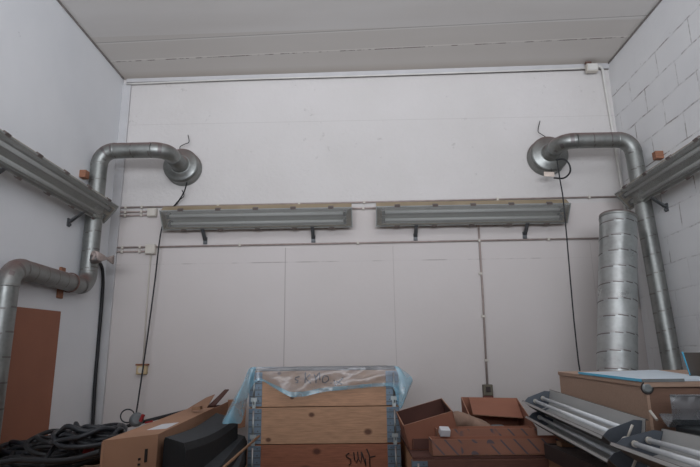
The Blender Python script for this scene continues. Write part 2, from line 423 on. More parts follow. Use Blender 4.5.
# ------------------------------------------------------------------ fluorescent wall lamps
def make_lamp():
    L = 1.58
    root = thing('wall_lamp', '', 'lamp')
    Tp, n = Vector((0, .205, .085)), Vector((0, .784, -.62)).normalized()
    ea = Vector((0, -n.z*-1, 0)); ea = Vector((0, -.62, -.784)).normalized(); W = .17; ex = Vector((1, 0, 0))
    Rm = Matrix((ex, ea, n)).transposed()      # local x, a, b
    def fp(s, a_, b_): return Tp + ex*s + ea*a_ + n*b_
    def fb(mb, s0, s1, a0, a1, b0, b1, m=0):
        mb.box(fp((s0+s1)/2, (a0+a1)/2, (b0+b1)/2), (s1-s0, a1-a0, b1-b0), Rm, m)
    h = MB(); H2 = L/2
    fb(h, -H2, H2, 0, W, -.095, -.089)
    fb(h, -H2, H2, 0, .006, -.089, 0); fb(h, -H2, H2, W-.006, W, -.089, 0)
    fb(h, -H2, -H2+.006, .006, W-.006, -.089, 0); fb(h, H2-.006, H2, .006, W-.006, -.089, 0)
    h.build('housing', 'beige', root, False, .003)
    g = MB()
    for a0, a1 in ((-.005, .006), (W-.006, W+.005)): fb(g, -H2-.005, H2+.005, a0, a1, 0, .008)
    for s0 in (-H2-.005, H2-.006): fb(g, s0, s0+.011, .006, W-.006, 0, .008)
    g.build('cover_rim', 'reflector', root, False)
    r = MB()
    r.prism([(.012, -.012), (.04, -.05), (W-.04, -.05), (W-.012, -.012), (W-.012, -.016), (W-.04, -.055), (.04, -.055), (.012, -.016)][::-1],
            Tp+ex*(-H2+.05), Tp+ex*(H2-.05), (ea, n)); r.build('reflector', 'reflector', root, False)
    for a_ in (.055, .125):
        MB().cyl(fp(-H2+.07, a_, -.012), fp(H2-.07, a_, -.012), .013, 14).build('fluorescent_tube', 'tube', root, False)
    for s_ in (-1, 1):
        for a_ in (.055, .125):
            ho = MB(); fb(ho, *sorted((s_*(H2-.07), s_*(H2-.045))), a_-.018, a_+.018, -.05, .006)
            ho.build('lamp_holder', 'holder', root, False)
    c = MB(); i0 = .024; b1 = .034
    A = [fp(s_*(H2), a_, .008) for s_, a_ in ((-1, 0), (1, 0), (1, W), (-1, W))]
    B = [fp(s_*(H2-i0*1.6), a_, b1) for s_, a_ in ((-1, i0), (1, i0), (1, W-i0), (-1, W-i0))]
    c.v += A+B
    for q in ((4, 5, 6, 7), (0, 1, 5, 4), (1, 2, 6, 5), (2, 3, 7, 6), (3, 0, 4, 7)): c.face(q)
    c.build('clear_cover', 'cover', root, False)
    for s_ in (-.62, -.31, 0, .31, .62):
        for a0 in (-.014, W-.004):
            q = MB(); fb(q, s_-.022, s_+.022, a0, a0+.018, -.012, .012); q.build('clip', 'clip', root, False)
    for s_ in (-.46, .46):
        q = MB(); p0, p1 = Vector((s_, .012, -.125)), Vector((s_, .115, -.045)); d = p1-p0
        ang = math.atan2(d.z, d.y)
        q.box((p0+p1)/2, (.03, d.length, .012), (ang, 0, 0)); q.box((s_, .005, -.13), (.034, .01, .06))
        q.cyl((s_, .008, -.148), (s_, .022, -.148), .011, 10)
        q.build('mounting_bracket', 'bracket', root, False)
    return root
lamp = make_lamp()
spots = [((-.838, D, 2.75), PI, 'long grey wall lamp on back wall beside the left cowl, hanging cable at its end'),
         ((.947, D, 2.752), PI, 'long grey wall lamp on back wall, its right end crossed by a thin cable'),
         ((XL, 3.36, 2.752), -PI/2, 'long grey lamp on the left wall in front of the bent duct'),
         ((XR, 3.46, 2.815), PI/2, 'long grey lamp on the right block wall crossing the corner duct')]
for i, (l, rz, lab) in enumerate(spots):
    o = lamp if i == 0 else copy_tree(lamp)
    o.location = l; o.rotation_euler = (0, 0, rz); tag(o, lab, 'lamp', 'fluorescent wall lamps')
spots[1]

# ------------------------------------------------------------------ conduits, junction boxes and cables
def pxpath(pts, Y=None, r=.006, m='conduit', n=8, smooth=0, X=None):
    P_ = [at(a, b, Y=Y, X=X) if len(q) == 2 else at(a, b, Y=q[2]) for q in pts for a, b in [q[:2]]]
    return MB().tube(smoothpath(P_, smooth) if smooth else P_, r, n)
def clips(mb, a, b, z, xs, r=.012):
    for x_ in xs: mb.box((x_, D-.008, z), (.016, .016, r*2.2))
def conduit(label, x0, x1, z, z1=None, clipx=(), g=None):
    z1 = z if z1 is None else z1
    root = thing('electrical_conduit', label, 'conduit', (x0, D-.012, z), group=g)
    MB().tube([(x0, D-.014, z), (x1, D-.014, z1)], .0075, 10).build('conduit_pipe', 'conduit', root)
    for x_ in clipx:
        zz = z+(z1-z)*(x_-x0)/(x1-x0)
        MB().box((x_, D-.012, zz), (.018, .024, .026)).build('pipe_clip', 'boxwhite', root, bevel=.002)
conduit('top brown conduit running the full width just above both lamps', XL+.002, XR-.005, 2.925, 2.945, (-2.0, -1.86, -1.2, -.5, .06, 1.2, 1.98))
conduit('short conduit into the upper junction box, middle line of three', XL+.002, -1.80, 2.885, None, (-2.0, -1.86))
conduit('short conduit into the upper junction box, lowest line of three', XL+.002, -1.80, 2.853, None, (-2.0, -1.86))
conduit('short pale conduit bridging the gap between the two back wall lamps', -.06, .16, 2.88, None, (.05,))
conduit('long thin conduit crossing the back wall below both lamps', XL+.002, XR-.03, 2.572, 2.585, (-2.0, -1.85, -1.0, 0, 1.02, 1.6))
conduit('short conduit into the lower junction box, under the long line', XL+.002, -1.79, 2.535, None, (-2.0, -1.85))
def jbox(label, c, s=.075, h=.075):
    root = thing('junction_box', label, 'box', (c[0], D, c[2]))
    MB().box((c[0], D-.022, c[2]), (s, .044, h)).build('box_body', 'boxwhite', root, bevel=.006)
    MB().box((c[0], D-.047, c[2]), (s*.9, .008, h*.9)).build('lid', 'boxwhite', root, bevel=.003)
jbox('square off-white junction box on the upper conduits beside the left lamp', (-1.763, D, 2.872), .08, .075)
jbox('square off-white junction box on the lower conduits under the left lamp end', (-1.753, D, 2.549), .085, .085)
# ceiling cable box and white cable
root = thing('junction_box', 'white cable box with rust stains in the upper right ceiling corner', 'box', (2.1, D-.03, 4.12))
MB().box((2.12, D-.055, 4.135), (.1, .05, .075)).build('box_body', 'boxwhite', root, bevel=.005)
MB().box((2.12, D-.084, 4.135), (.085, .008, .062)).build('lid', 'cablewhite', root, bevel=.002)
q = MB(); q.box((2.085, D-.075, 4.178), (.05, .03, .012)); q.build('rust_stain', 'rust', root)
t = MB().tube(smoothpath([(XL+.04, D-.042, 4.085), (-1, D-.04, 4.108), (0, D-.042, 4.115), (1, D-.042, 4.128), (2.07, D-.045, 4.142)], 10), .007, 8)
tag(t.build('ceiling_cable', 'cablewhite'), 'thin white cable stretched along the top of the back wall', 'cable')
t = MB().tube(smoothpath([(2.165, D-.05, 4.15), (2.2, D-.05, 4.155), (2.225, D-.035, 4.13), (2.236, D-.018, 4.05), (2.242, D-.014, 3.9), (2.258, D-.014, 3.4), (2.27, D-.014, 2.8), (2.27, D-.014, 2.0)], 8), .011, 10)
tag(t.build('corner_cable', 'cablewhite'), 'white painted cable dropping down the right back corner', 'cable')
# vertical conduits
root = thing('electrical_conduit', 'vertical pipe from under the right lamp down to the dark wall switch', 'conduit', (1.02, D-.012, 1.4))
MB().tube([(1.024, D-.014, 2.9), (1.02, D-.014, 2.2), (1.004, D-.014, 1.41)], .008, 10).build('conduit_pipe', 'conduit', root)
for z_ in (2.3, 1.95, 1.6): MB().box((1.012, D-.012, z_), (.028, .024, .018)).build('pipe_clip', 'boxwhite', root)
root = thing('wall_switch', 'small grubby olive switch at the foot of the vertical conduit', 'switch', (1.003, D, 1.365))
MB().box((1.003, D-.022, 1.372), (.075, .044, .085)).build('switch_body', mat('grubby olive plastic', srgb(98, 92, 78), .6), root, bevel=.006)
MB().box((1.003, D-.048, 1.378), (.035, .01, .04)).build('rocker', 'darkplastic', root, bevel=.003)
MB().box((1.003, D-.02, 1.322), (.075, .04, .016)).build('base_strip', mat('dark red base', srgb(96, 52, 44), .6), root)
root = thing('electrical_conduit', 'thin pale pipe dropping from the lower junction box on the left', 'conduit', (-1.76, D-.01, 1.62))
MB().tube([(-1.753, D-.012, 2.51), (-1.757, D-.012, 2.1), (-1.752, D-.012, 1.6)], .006, 8).build('conduit_pipe', 'boxwhite', root)
root = thing('wall_socket', 'small yellowed socket box low on the back wall behind the hanging cable', 'socket', (-1.754, D, 1.56))
MB().box((-1.754, D-.02, 1.56), (.085, .04, .07)).build('socket_body', mat('yellowed cream plastic', srgb(190, 168, 130), .5), root, bevel=.008)
MB().box((-1.754, D-.018, 1.602), (.1, .036, .014)).build('wood_strip', 'pinkwood', root)
MB().cyl((-1.754, D-.04, 1.56), (-1.754, D-.046, 1.56), .024, 18).build('socket_face', 'boxwhite', root)
# hanging black cables
def wire(label, pts, r=.006, m='black', name='hanging_cable', sm=8, cat='cable'):
    P_ = [at(a, b, Y=y_) for a, b, y_ in pts]
    return tag(MB().tube(smoothpath(P_, sm), r, 8).build(name, m), label, cat)
wire('black cable hanging from the left cowl past the lamp end to the long box', [(187, 182, 4.34), (184, 192, 4.38), (177, 203, 4.46), (170, 210, 4.47), (163, 224, 4.42), (159, 245, 4.42), (155, 280, 4.42), (147, 340, 4.4), (139, 395, 4.36), (135, 421, 4.3)])
wire('thin black cable hanging from the right cowl across the lamp to the cabinet', [(557, 160, 4.24), (560, 180, 4.2), (563, 198, 4.18), (567, 240, 4.15), (573, 310, 4.1), (578, 358, 4.0), (580, 372, 3.95), (583, 400, 3.95), (590, 480, 3.9)], .0055)
wire('black cable loop curling around the right cowl spigot', [(556, 160, 4.15), (563, 159, 4.12), (569, 164, 4.12), (570, 172, 4.14), (564, 178, 4.2), (554, 178, 4.27)], .007, name='cable_loop')
wire('bent thin wire sticking up above the left cowl', [(188, 135, 4.47), (189, 142, 4.44), (185, 144, 4.44), (180, 147, 4.46), (181, 152, 4.47)], .0035, name='bent_wire', sm=4)
wire('bent thin wire sticking up above the right cowl', [(540, 121, 4.47), (538, 131, 4.44), (541, 134, 4.44), (547, 138, 4.46), (549, 142, 4.47)], .0035, name='bent_wire', sm=4)
wire('thin forked twig of wire beneath the left cowl', [(182, 190, 4.43), (184, 196, 4.43), (178, 201, 4.46), (174, 206, 4.48)], .004, name='bent_wire', sm=4)
lb = at(549, 173, Y=4.3)
root = thing('cable_tag', 'small cream paper tag hanging below the right cowl', 'tag', lb)
MB().box(lb+Vector((0, 0, -.01)), (.085, .003, .04), (0, .05, 0)).build('tag_card', mat('cream tag card', srgb(205, 190, 178), .7), root)
MB().tube([lb+Vector((.02, 0, .01)), lb+Vector((.03, .02, .05))], .002, 6).build('string', 'ink', root)
# black hose in the left corner
wire('thick black hose running down the left corner to the cable heap', [(99, 262, 4.3), (102, 268, 4.36), (103, 280, 4.4), (102, 300, 4.42), (99, 335, 4.44), (96, 370, 4.44), (94, 400, 4.44), (92, 438, 4.44)], .014, name='black_hose')
root = thing('cable_bundle', 'frayed cable bundle lashed to the left duct beside the corner', 'cable', at(97, 257, Y=3.95))
q = MB(); cc = at(97, 257, Y=3.95)
for i in range(5):
    q.tube(smoothpath([cc+Vector((-.045+.008*i, -.01*i, -.03)), cc+Vector((-.02+.008*i, -.03, .03)), cc+Vector((.03, -.02, .02-.012*i)), cc+Vector((.05, .16, -.02+.014*i))], 5), .009, 8)
q.build('cables', 'conduit', root)
q = MB().lathe([(.035, 0), (.04, .02), (.036, .07)], cc+Vector((-.04, -.01, -.015)), (1, .3, .1), 16); q.build('hose_end', 'galv_dark', root)

# brown board leaning on the left wall
tag(MB().slab((XL+.012, 3.2, 0.0), (XL+.012, 3.83, 0.0), (XL+.004, 3.83, 1.975), (XL+.004, 3.2, 1.955), .010).build('hardboard_sheet', 'board'),
    'tall brown hardboard sheet against the left wall behind the duct', 'board')

# ------------------------------------------------------------------ pallet collars
def collar(name, label, w, d, h, boardmat, loc, group=None, front=None):
    root = thing(name, label, 'crate', loc, group=group); th = .022; g = .002
    def bd(nm, a, b, m): return MB().span(a, b).build(nm, m, root, False, .002)
    bd('front_board', (-w/2, 0, g), (w/2, th, h-g), front or boardmat)
    bd('back_board', (-w/2, d-th, g), (w/2, d, h-g), boardmat)
    bd('side_board', (-w/2, th, g), (-w/2+th, d-th, h-g), boardmat)
    bd('side_board', (w/2-th, th, g), (w/2, d-th, h-g), boardmat)
    for sx in (-1, 1):
        for sy in (0, 1):
            q = MB(); yf = -.004 if sy == 0 else d; yo = -1 if sy == 0 else 1
            q.box((sx*(w/2-.034), yf+.002, h/2), (.070, .004, h*.94))
            q.box((sx*(w/2+.002), (.03 if sy == 0 else d-.03), h/2), (.004, .06, h*.94))
            for kz in (.12, .3, .48, .66, .84):
                q.box((sx*(w/2-.034), yf+yo*.002+.002, h*kz), (.068, .003, .005), None, 1)
                q.cyl((sx*(w/2-.05), yf+.002, h*kz+.012), (sx*(w/2-.05), yf+.002+yo*.006, h*kz+.012), .004, 8, 1)
            q.cyl((sx*(w/2-.024), yf+yo*.004+.002, h*.08), (sx*(w/2-.024), yf+yo*.004+.002, h*.92), .006, 10, 2)
            q.box((sx*(w/2-.026), yf+yo*.006+.002, h*.10), (.02, .006, .05), None, 2)
            q.box((sx*(w/2-.026), yf+yo*.008+.002, h*.22), (.034, .006, .02), None, 2)
            q.build('corner_hinge', ['hinge', 'bracket', 'galv_bright'], root, False)
    return root
CW, CD, CH = .84, 1.12, .198; CXc = -.207; CYf = 3.2
k1 = wood('light pine with knots', srgb(184, 142, 112), [(-.255, .185, .010), (-.18, .05, .010)])
k2 = wood('pale pine with two knots', srgb(176, 136, 106), [(-.07, .155, .014), (.245, .062, .019), (-.31, .025, .013)])
k3 = wood('reddish stained pine with knots', srgb(142, 88, 64), [(-.04, .160, .019), (-.10, .06, .03)])
k4 = wood('plain pine', srgb(178, 134, 100))
base = thing('pallet', 'wooden pallet under the tall stack of crate collars', 'pallet', (CXc, CYf, 0))
def pallet(root, w, d, hh=.17):
    X, Y, _ = root.location
    for j in range(7):
        yy = Y+.05+(d-.1)*j/6
        MB().span((X-w/2, yy-.05, hh-.022), (X+w/2, yy+.05, hh)).build('deck_board', 'pallet', root)
    for sx in (-1, 0, 1):
        MB().span((X+sx*(w/2-.05)-.045, Y, 0.022), (X+sx*(w/2-.05)+.045, Y+d, hh-.022)).build('stringer', 'pallet', root)
        MB().span((X+sx*(w/2-.05)-.05, Y, 0), (X+sx*(w/2-.05)+.05, Y+d, .022)).build('bottom_board', 'pallet', root)
pallet(base, CW, CD)
labs = {6: 'topmost wooden crate collar of the tall stack, half veiled by plastic film with black handwriting',
        5: 'pale wooden crate collar second from the top of the tall film-covered stack',
        4: 'reddish wooden crate collar third from the top of the tall stack, marked in black ink'}
for i in range(7):
    c_ = collar('pallet_collar', labs.get(i, 'plain wooden crate collar in the lower part of the tall stack'), CW, CD, CH, k4 if i < 4 else k4, (CXc, CYf, .17+CH*i),
                'wooden pallet collars stacked tall', {6: k1, 5: k2, 4: k3}.get(i))
    fb = [c for c in c_.children if c.name.startswith('front_board')][0]
    def strokes(lines, r, nm='handwriting'):
        q = MB()
        for ln in lines: q.tube([at(a_, b_, Y=CYf-.0035) for a_, b_ in ln], r, 6)
        p = c_.location
        for j in range(len(q.v)): q.v[j] = q.v[j]-p
        o = q.build(nm, 'ink', fb, False); o['label'] = 'black handwriting'
    if i == 6:
        s1 = lambda x_, y_: (240+x_*.1286, 360+y_*.1286)
        s2 = lambda x_, y_: (320+x_*.1435, 360+y_*.1435)
        strokes([[s1(462, 128), s1(430, 138), s1(428, 152), s1(452, 160), s1(446, 176), s1(432, 178)],
                 [s1(508, 95), s1(506, 180)], [s1(545, 110), s1(512, 145), s1(552, 182)],
                 [s1(576, 108), s1(592, 150), s1(590, 180)], [s1(590, 140), s1(606, 112), s1(618, 96), s1(622, 158)],
                 [s2(30, 108), s2(16, 130), s2(18, 154), s2(36, 160), s2(60, 140), s2(56, 114), s2(30, 108)],
                 [s2(98, 138), s2(104, 180), s2(160, 122)], [s2(112, 146), s2(154, 168)], [s2(74, 158), s2(78, 164)]], .0034)
    if i == 4:
        s3 = lambda x_, y_: (320+x_*.1429, 410+y_*.1429)
        strokes([[s3(205, 302), s3(182, 316), s3(186, 328), s3(214, 345), s3(216, 375), s3(202, 386)],
                 [s3(236, 296), s3(242, 350), s3(256, 368), s3(268, 340), s3(262, 292)], [s3(268, 340), s3(286, 372), s3(292, 330), s3(288, 292)],
                 [s3(292, 296), s3(322, 392)], [s3(326, 272), s3(346, 320), s3(350, 398)], [s3(344, 332), s3(388, 322)], [s3(318, 340), s3(322, 392)]], .003)
ztop = .17+7*CH
tag(MB().span((CXc-CW/2+.01, CYf+.01, ztop), (CXc+CW/2-.01, CYf+CD, ztop+.016)).build('stack_lid', mat('weathered grey board', srgb(120, 112, 106), .7), bevel=.002),
    'thin grey board lid closing the tall crate stack', 'lid')
# draped polythene: columns of (top pixel, bottom pixel, depth top, depth bottom)
cols = [((249, 371), (221, 424), 3.22, 2.9), ((249, 369), (226, 424), 3.19, 2.87), ((249, 368), (232, 423), 3.17, 2.9), ((250, 367), (238, 424), 3.17, 2.95),
        ((251, 366.6), (243, 424), 3.17, 3.02), ((253, 366.4), (247, 400), 3.18, 3.12), ((256, 366.3), (253, 381), 3.185, 3.18), ((260, 366.3), (262, 380), 3.185, 3.175),
        ((267, 366.3), (269, 385), 3.185, 3.17), ((275, 366.3), (276, 389), 3.185, 3.165), ((283, 366.2), (285, 394.5), 3.185, 3.155),
        ((290, 366.2), (292, 398), 3.185, 3.15), ((297, 366.1), (298, 396.5), 3.185, 3.145), ((305, 366.1), (304, 397), 3.185, 3.155), ((315, 366), (314, 394), 3.185, 3.165),
        ((326, 366), (325, 391.5), 3.185, 3.17), ((340, 366), (339, 390.5), 3.185, 3.175), ((355, 365.9), (353, 389), 3.185, 3.175), ((370, 365.8), (369, 387), 3.185, 3.17),
        ((382, 365.7), (382, 386.5), 3.185, 3.165), ((390, 365.7), (390, 386), 3.18, 3.15), ((394, 366), (395, 388), 3.17, 3.13), ((396, 366.4), (398, 408), 3.16, 3.12),
        ((398, 367), (401, 411), 3.16, 3.12), ((400, 368), (404, 404), 3.17, 3.13), ((401, 369), (408, 394), 3.2, 3.16), ((402, 370), (411, 387), 3.24, 3.2)]
rows = []; NR = 12
edgeoff = []
for r_ in range(4):       # over the lid
    row = []
    for j, (tp, bt_, yt, yb) in enumerate(cols):
        p = at(tp[0], tp[1], Y=yt); xx = max(CXc-CW/2-.005, min(CXc+CW/2+.005, p.x)); y_ = CYf+.6-(.6-.02)*r_/3
        row.append(Vector((xx, y_, ztop+.018+.002*math.sin(j*1.7+r_*2))))
    rows.append(row)
for r_ in range(NR+1):
    t_ = r_/NR; row = []
    for j, (tp, bt_, yt, yb) in enumerate(cols):
        a_, b_ = at(tp[0], tp[1], Y=yt), at(bt_[0], bt_[1], Y=yb)
        p = a_+(b_-a_)*t_
        bul = math.sin(PI*min(1, t_*1.0))
        if j >= 21: p += Vector((.03*bul, -.02*bul, .004))
        elif j > 7: p += Vector((0, -.006*bul*(1+math.sin(j*1.3+t_*5)), .0))
        elif j < 6: p += Vector((-.006*bul, .015*math.sin(j*1.9+t_*3), 0))
        row.append(p)
    rows.append(row)
rt = thing('plastic_film', 'pale blue translucent plastic film draped over the tall crate stack', 'plastic film', (CXc, CYf, ztop+.02))
g = MB().grid(rows, lambda j, i: 1 if (j < 6 or j > 20 or i >= NR+2) else 0)
o = g.build('film_sheet', ['film', 'filmedge'], rt)
sm = o.modifiers.new('sub', 'SUBSURF'); sm.levels = 1; sm.render_levels = 2

# ------------------------------------------------------------------ low crate stack with boxes on it
W2, D2, Yf2 = .76, 1.1, 2.78; X2 = .625; h2 = .1985; n2 = 5
base2 = thing('pallet', 'wooden pallet under the low crate stack on the right', 'pallet', (X2, Yf2, 0)); pallet(base2, W2, D2, .15)
k5 = wood('dark brown pine', srgb(98, 62, 50), [(-.33, .17, .012)])
for i in range(n2):
    collar('pallet_collar', 'brown topmost wooden collar of the low stack, carrying cardboard boxes' if i == n2-1 else 'plain wooden collar in the lower part of the low stack', W2, D2, h2, k4, (X2, Yf2, .15+h2*i), 'wooden pallet collars of the low stack', k5)
z2 = .15+h2*n2
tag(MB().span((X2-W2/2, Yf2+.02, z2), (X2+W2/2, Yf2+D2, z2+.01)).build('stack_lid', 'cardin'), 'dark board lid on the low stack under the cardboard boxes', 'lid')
zt2 = z2+.012
def carton(name, label, c, size, rot, flaps=(), mats=('card', 'cardin', 'cardedge'), t_=.005, group=None):
    """open box, origin at the middle of its base; flaps = (side, length, angle)"""
    w, d, h = size; root = thing(name, label, 'box', c, group=group); root.rotation_euler = rot
    def wl(nm, poly4, thick):
        q = MB().slab(*poly4, thick); o = q.build(nm, list(mats), root, False)
        for pl in o.data.polygons: pl.material_index = 0
        # inner face darker
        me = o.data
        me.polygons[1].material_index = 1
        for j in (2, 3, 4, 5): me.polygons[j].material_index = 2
        return o
    A, B, Cc, Dd = Vector((-w/2, -d/2, 0)), Vector((w/2, -d/2, 0)), Vector((w/2, d/2, 0)), Vector((-w/2, d/2, 0)); U = Vector((0, 0, h))
    wl('front_panel', (B, A, A+U, B+U), t_); wl('back_panel', (Dd, Cc, Cc+U, Dd+U), t_)
    wl('side_panel', (A, Dd, Dd+U, A+U), t_); wl('side_panel', (Cc, B, B+U, Cc+U), t_)
    wl('bottom_panel', (A, B, Cc, Dd), t_)
    ed = {'front': (A+U, B+U, Vector((0, -1, 0))), 'back': (Cc+U, Dd+U, Vector((0, 1, 0))), 'left': (Dd+U, A+U, Vector((-1, 0, 0))), 'right': (B+U, Cc+U, Vector((1, 0, 0)))}
    for sd, ln, an in flaps:      # an: 0 upright, + outwards
        p0, p1, out = ed[sd]; dv = (Vector((0, 0, 1))*math.cos(an)+out*math.sin(an))*ln; sh = (p1-p0).normalized()*.012
        wl('flap', (p1, p0, p0+dv+sh, p1+dv-sh), .004)
    return root
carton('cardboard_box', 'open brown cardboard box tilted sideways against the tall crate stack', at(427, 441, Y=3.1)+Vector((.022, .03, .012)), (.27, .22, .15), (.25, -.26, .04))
# box under it
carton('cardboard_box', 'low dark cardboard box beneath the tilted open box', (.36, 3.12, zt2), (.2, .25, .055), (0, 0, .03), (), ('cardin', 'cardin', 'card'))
# box B: wide open carton with a flap folded in
bB = thing('cardboard_box', 'wide open cardboard box with one flap folded inward, below the wall switch', 'box', (.76, 3.25, zt2))
G = lambda px, py, y_: at(px, py, Y=y_)
bl, brr, fl, fr_ = G(461, 397, 3.5), G(517, 398, 3.5), G(474, 427, 3.06), G(537, 428, 3.02)
dn = lambda p: Vector((p.x, p.y, zt2+.003))
def panel(nm, a_, b_, c_, d_, th=.005, par=None, mm=('card', 'cardin', 'cardedge')):
    o = MB().slab(a_, b_, c_, d_, th).build(nm, list(mm), par)
    for j in (2, 3, 4, 5): o.data.polygons[j].material_index = 2
    o.data.polygons[1].material_index = 1 if len(mm) > 1 else 0
    return o
panel('back_panel', dn(brr), dn(bl), bl, brr, -.005, bB, ('cardin', 'card', 'cardedge'))
panel('side_panel', dn(fr_), dn(brr), brr, fr_, -.005, bB, ('card', 'card', 'cardedge'))
panel('side_panel', dn(bl), dn(fl), fl, bl, -.005, bB, ('card', 'cardin', 'cardedge'))
panel('front_panel', dn(fl), dn(fr_), fr_, fl, -.005, bB, ('card', 'cardin', 'cardedge'))
panel('bottom_panel', dn(fl), dn(fr_), dn(brr), dn(bl), .003, bB, ('cardin', 'cardin', 'cardin'))
panel('flap', G(469, 398, 3.49), G(516, 399, 3.49), G(523, 418.5, 3.3), G(473, 415, 3.3), -.005, bB, ('card', 'card', 'cardedge'))
q = MB(); dp = G(497, 424, 3.2); q.lathe([(.0, 0), (.04, 0), (.045, .02), (.03, .03), (.0, .032)], (dp.x, dp.y, 1.22), (0, 0, 1), 16)
tag(q.build('round_cap', mat('dull grey plastic cap', srgb(90, 92, 94), .3)), 'dull grey round cap glimpsed inside the wide open cardboard box', 'cap')
# patterned flat boxes
k = N('kraft card with blue grey print'); x, y, z = k.xyz()
c = k.mix(k.ramp(k.noise(4, 3), .3, .7), srgb(136, 92, 74), srgb(150, 104, 84))
dg = k.math('FRACT', k.math('MULTIPLY', k.math('ADD', x, k.math('MULTIPLY', z, .9)), 15))
sl = k.math('MULTIPLY', k.math('LESS_THAN', dg, .16), k.ramp(k.noise(9, 1), .44, .5))
u_ = k.math('SUBTRACT', k.math('FRACT', k.math('MULTIPLY', x, 13)), .5); v_ = k.math('SUBTRACT', k.math('FRACT', k.math('ADD', k.math('MULTIPLY', z, 13), k.math('MULTIPLY', x, 4.4))), .5)
rr = k.math('SQRT', k.math('ADD', k.math('MULTIPLY', u_, u_), k.math('MULTIPLY', v_, v_)))
dots = k.math('MULTIPLY', k.math('LESS_THAN', rr, .26), k.ramp(k.noise(9, 1), .46, .42))
c = k.mix(k.math('MULTIPLY', k.math('ADD', sl, dots, clamp=True), .75), c, srgb(70, 76, 88))
k.put(k.b.inputs['Base Color'], c); k.b.inputs['Roughness'].default_value = .75; M['print'] = k.m
carton('printed_box', 'flat open box printed with blue grey dashes, behind the front printed box', (.635, 2.98, zt2), (.50, .12, .108), (0, 0, -.03), (), ('print', 'card', 'cardedge'))
carton('printed_box', 'long flat open box printed with grey dots at the front of the low stack', (.665, 2.86, zt2), (.65, .12, .074), (0, 0, -.012), (), ('print', 'card', 'cardedge'))
# kraft paper roll
pp = [at(441, 430, Y=3.05), at(446, 423, Y=3.05), at(455, 420, Y=3.08), at(468, 422, Y=3.1), at(480, 426, Y=3.1), at(492, 431, Y=3.08)]
pp = smoothpath(pp, 6)
q = MB().tube(pp, .035, 16, rf=lambda t_: .024+.018*math.sin(PI*min(1, .12+t_*.9))+.002*math.sin(t_*17))
for i in range(len(q.v)): q.v[i] = q.v[i]+Vector((random.uniform(-1, 1), random.uniform(-1, 1), random.uniform(-1, 1)))*.0035
tag(q.build('kraft_paper', 'paper'), 'crumpled roll of tan packing paper lying in the printed boxes', 'paper')
lp = at(444.5, 431.5, Y=2.9)
tag(MB().box(lp, (.05, .045, .035), (.35, .05, .1)).build('label_box', 'white', bevel=.003), 'tiny white packet resting on the printed box', 'packet')

# ------------------------------------------------------------------ right side: cabinet, bench, reflectors
cx0, cx1, cy0, cy1 = 1.15, 2.12, 2.3, 3.27
cb = thing('wooden_cabinet', 'light wooden cabinet in the right corner with a round grey knob', 'cabinet', ((cx0+cx1)/2, cy0, 0))
zA, zB = 1.485, 1.50
MB().prism([(cy0+.02, .02), (cy1, .02), (cy1, zB+.0115), (cy0+.02, zA)], (cx0, 0, 0), (cx0+.02, 0, 0), ((0, 1, 0), (0, 0, 1))).build('side_panel', 'ply', cb, bevel=.001)
MB().prism([(cy0+.02, .02), (cy1, .02), (cy1, zB+.0115), (cy0+.02, zA)], (cx1-.02, 0, 0), (cx1, 0, 0), ((0, 1, 0), (0, 0, 1))).build('side_panel', 'ply', cb)
MB().span((cx0+.02, cy1-.01, 0.02), (cx1-.02, cy1, zA)).build('back_panel', 'ply', cb)
MB().span((cx0+.02, cy0+.02, 0.02), (cx1-.02, cy1-.01, .06)).build('bottom_panel', 'ply', cb)
MB().span((cx0, cy0, 0.02), (cx0+.012, cy0+.02, zA)).build('front_edge', 'ply', cb)
dr = MB().span((cx0+.012, cy0, 0.06), (cx1, cy0+.02, zA-.002)).build('door', 'plyfront', cb, bevel=.002)
MB().slab((cx0-.006, cy0-.006, zA), (cx1, cy0-.006, zA), (cx1, cy1+.006, zB+.012), (cx0-.006, cy1+.002, zB+.012), .02).build('top_panel', 'ply', cb, bevel=.002)
kp = at(647, 388, Y=cy0)
q = MB().lathe([(.021, 0), (.021, .004), (.017, .006), (.014, .008)], kp, (0, -1, 0), 24); q.build('knob', 'knob', dr)
q = MB().lathe([(.026, 0), (.026, .002), (.025, .003)], kp+Vector((0, 0, 0)), (0, -1, 0), 24); q.build('knob_ring', 'darkplastic', dr)
MB().span((cx0+.05, cy0+.03, 0), (cx1-.05, cy1-.05, .02)).build('plinth', 'darkplastic', cb)
# sheet on top
ztp = lambda y_: zA+.021+(zB+.012-zA)*(y_-cy0)/(cy1-cy0)
def onT(px, py, dz=0.0):
    p = at(px, py, Z=1.52)
    for _ in range(4): p = at(px, py, Z=ztp(p.y)+dz)
    return p
sh = thing('coated_sheet', 'pale blue coated sheet with bright blue edge lying on the cabinet', 'sheet', (1.4, 2.6, ztp(2.6)))
a_, b_, c_, d_ = Vector((1.145, 2.96, 0)), Vector((1.145, 2.305, 0)), Vector((1.44, 2.295, 0)), Vector((1.62, 3.1, 0))
def lift(p, dz): return Vector((p.x, p.y, ztp(p.y)+dz))
MB().slab(lift(a_, .001), lift(b_, .001), lift(c_, .001), lift(d_, .001), .008).build('sheet_panel', 'sheet', sh)
MB().slab(lift(a_, .0), lift(b_, .0), lift(b_+Vector((-.004, 0, 0)), .0), lift(a_+Vector((-.004, 0, 0)), .0), -.011).build('blue_edge', 'bluefilm', sh)
q = MB(); q.slab(lift(b_+Vector((-.006, -.004, 0)), 0), lift(b_+Vector((.16, -.006, 0)), 0), lift(b_+Vector((.16, -.014, 0)), 0), lift(b_+Vector((-.006, -.012, 0)), 0), -.012)
q.build('edge_trim', 'knob', sh)

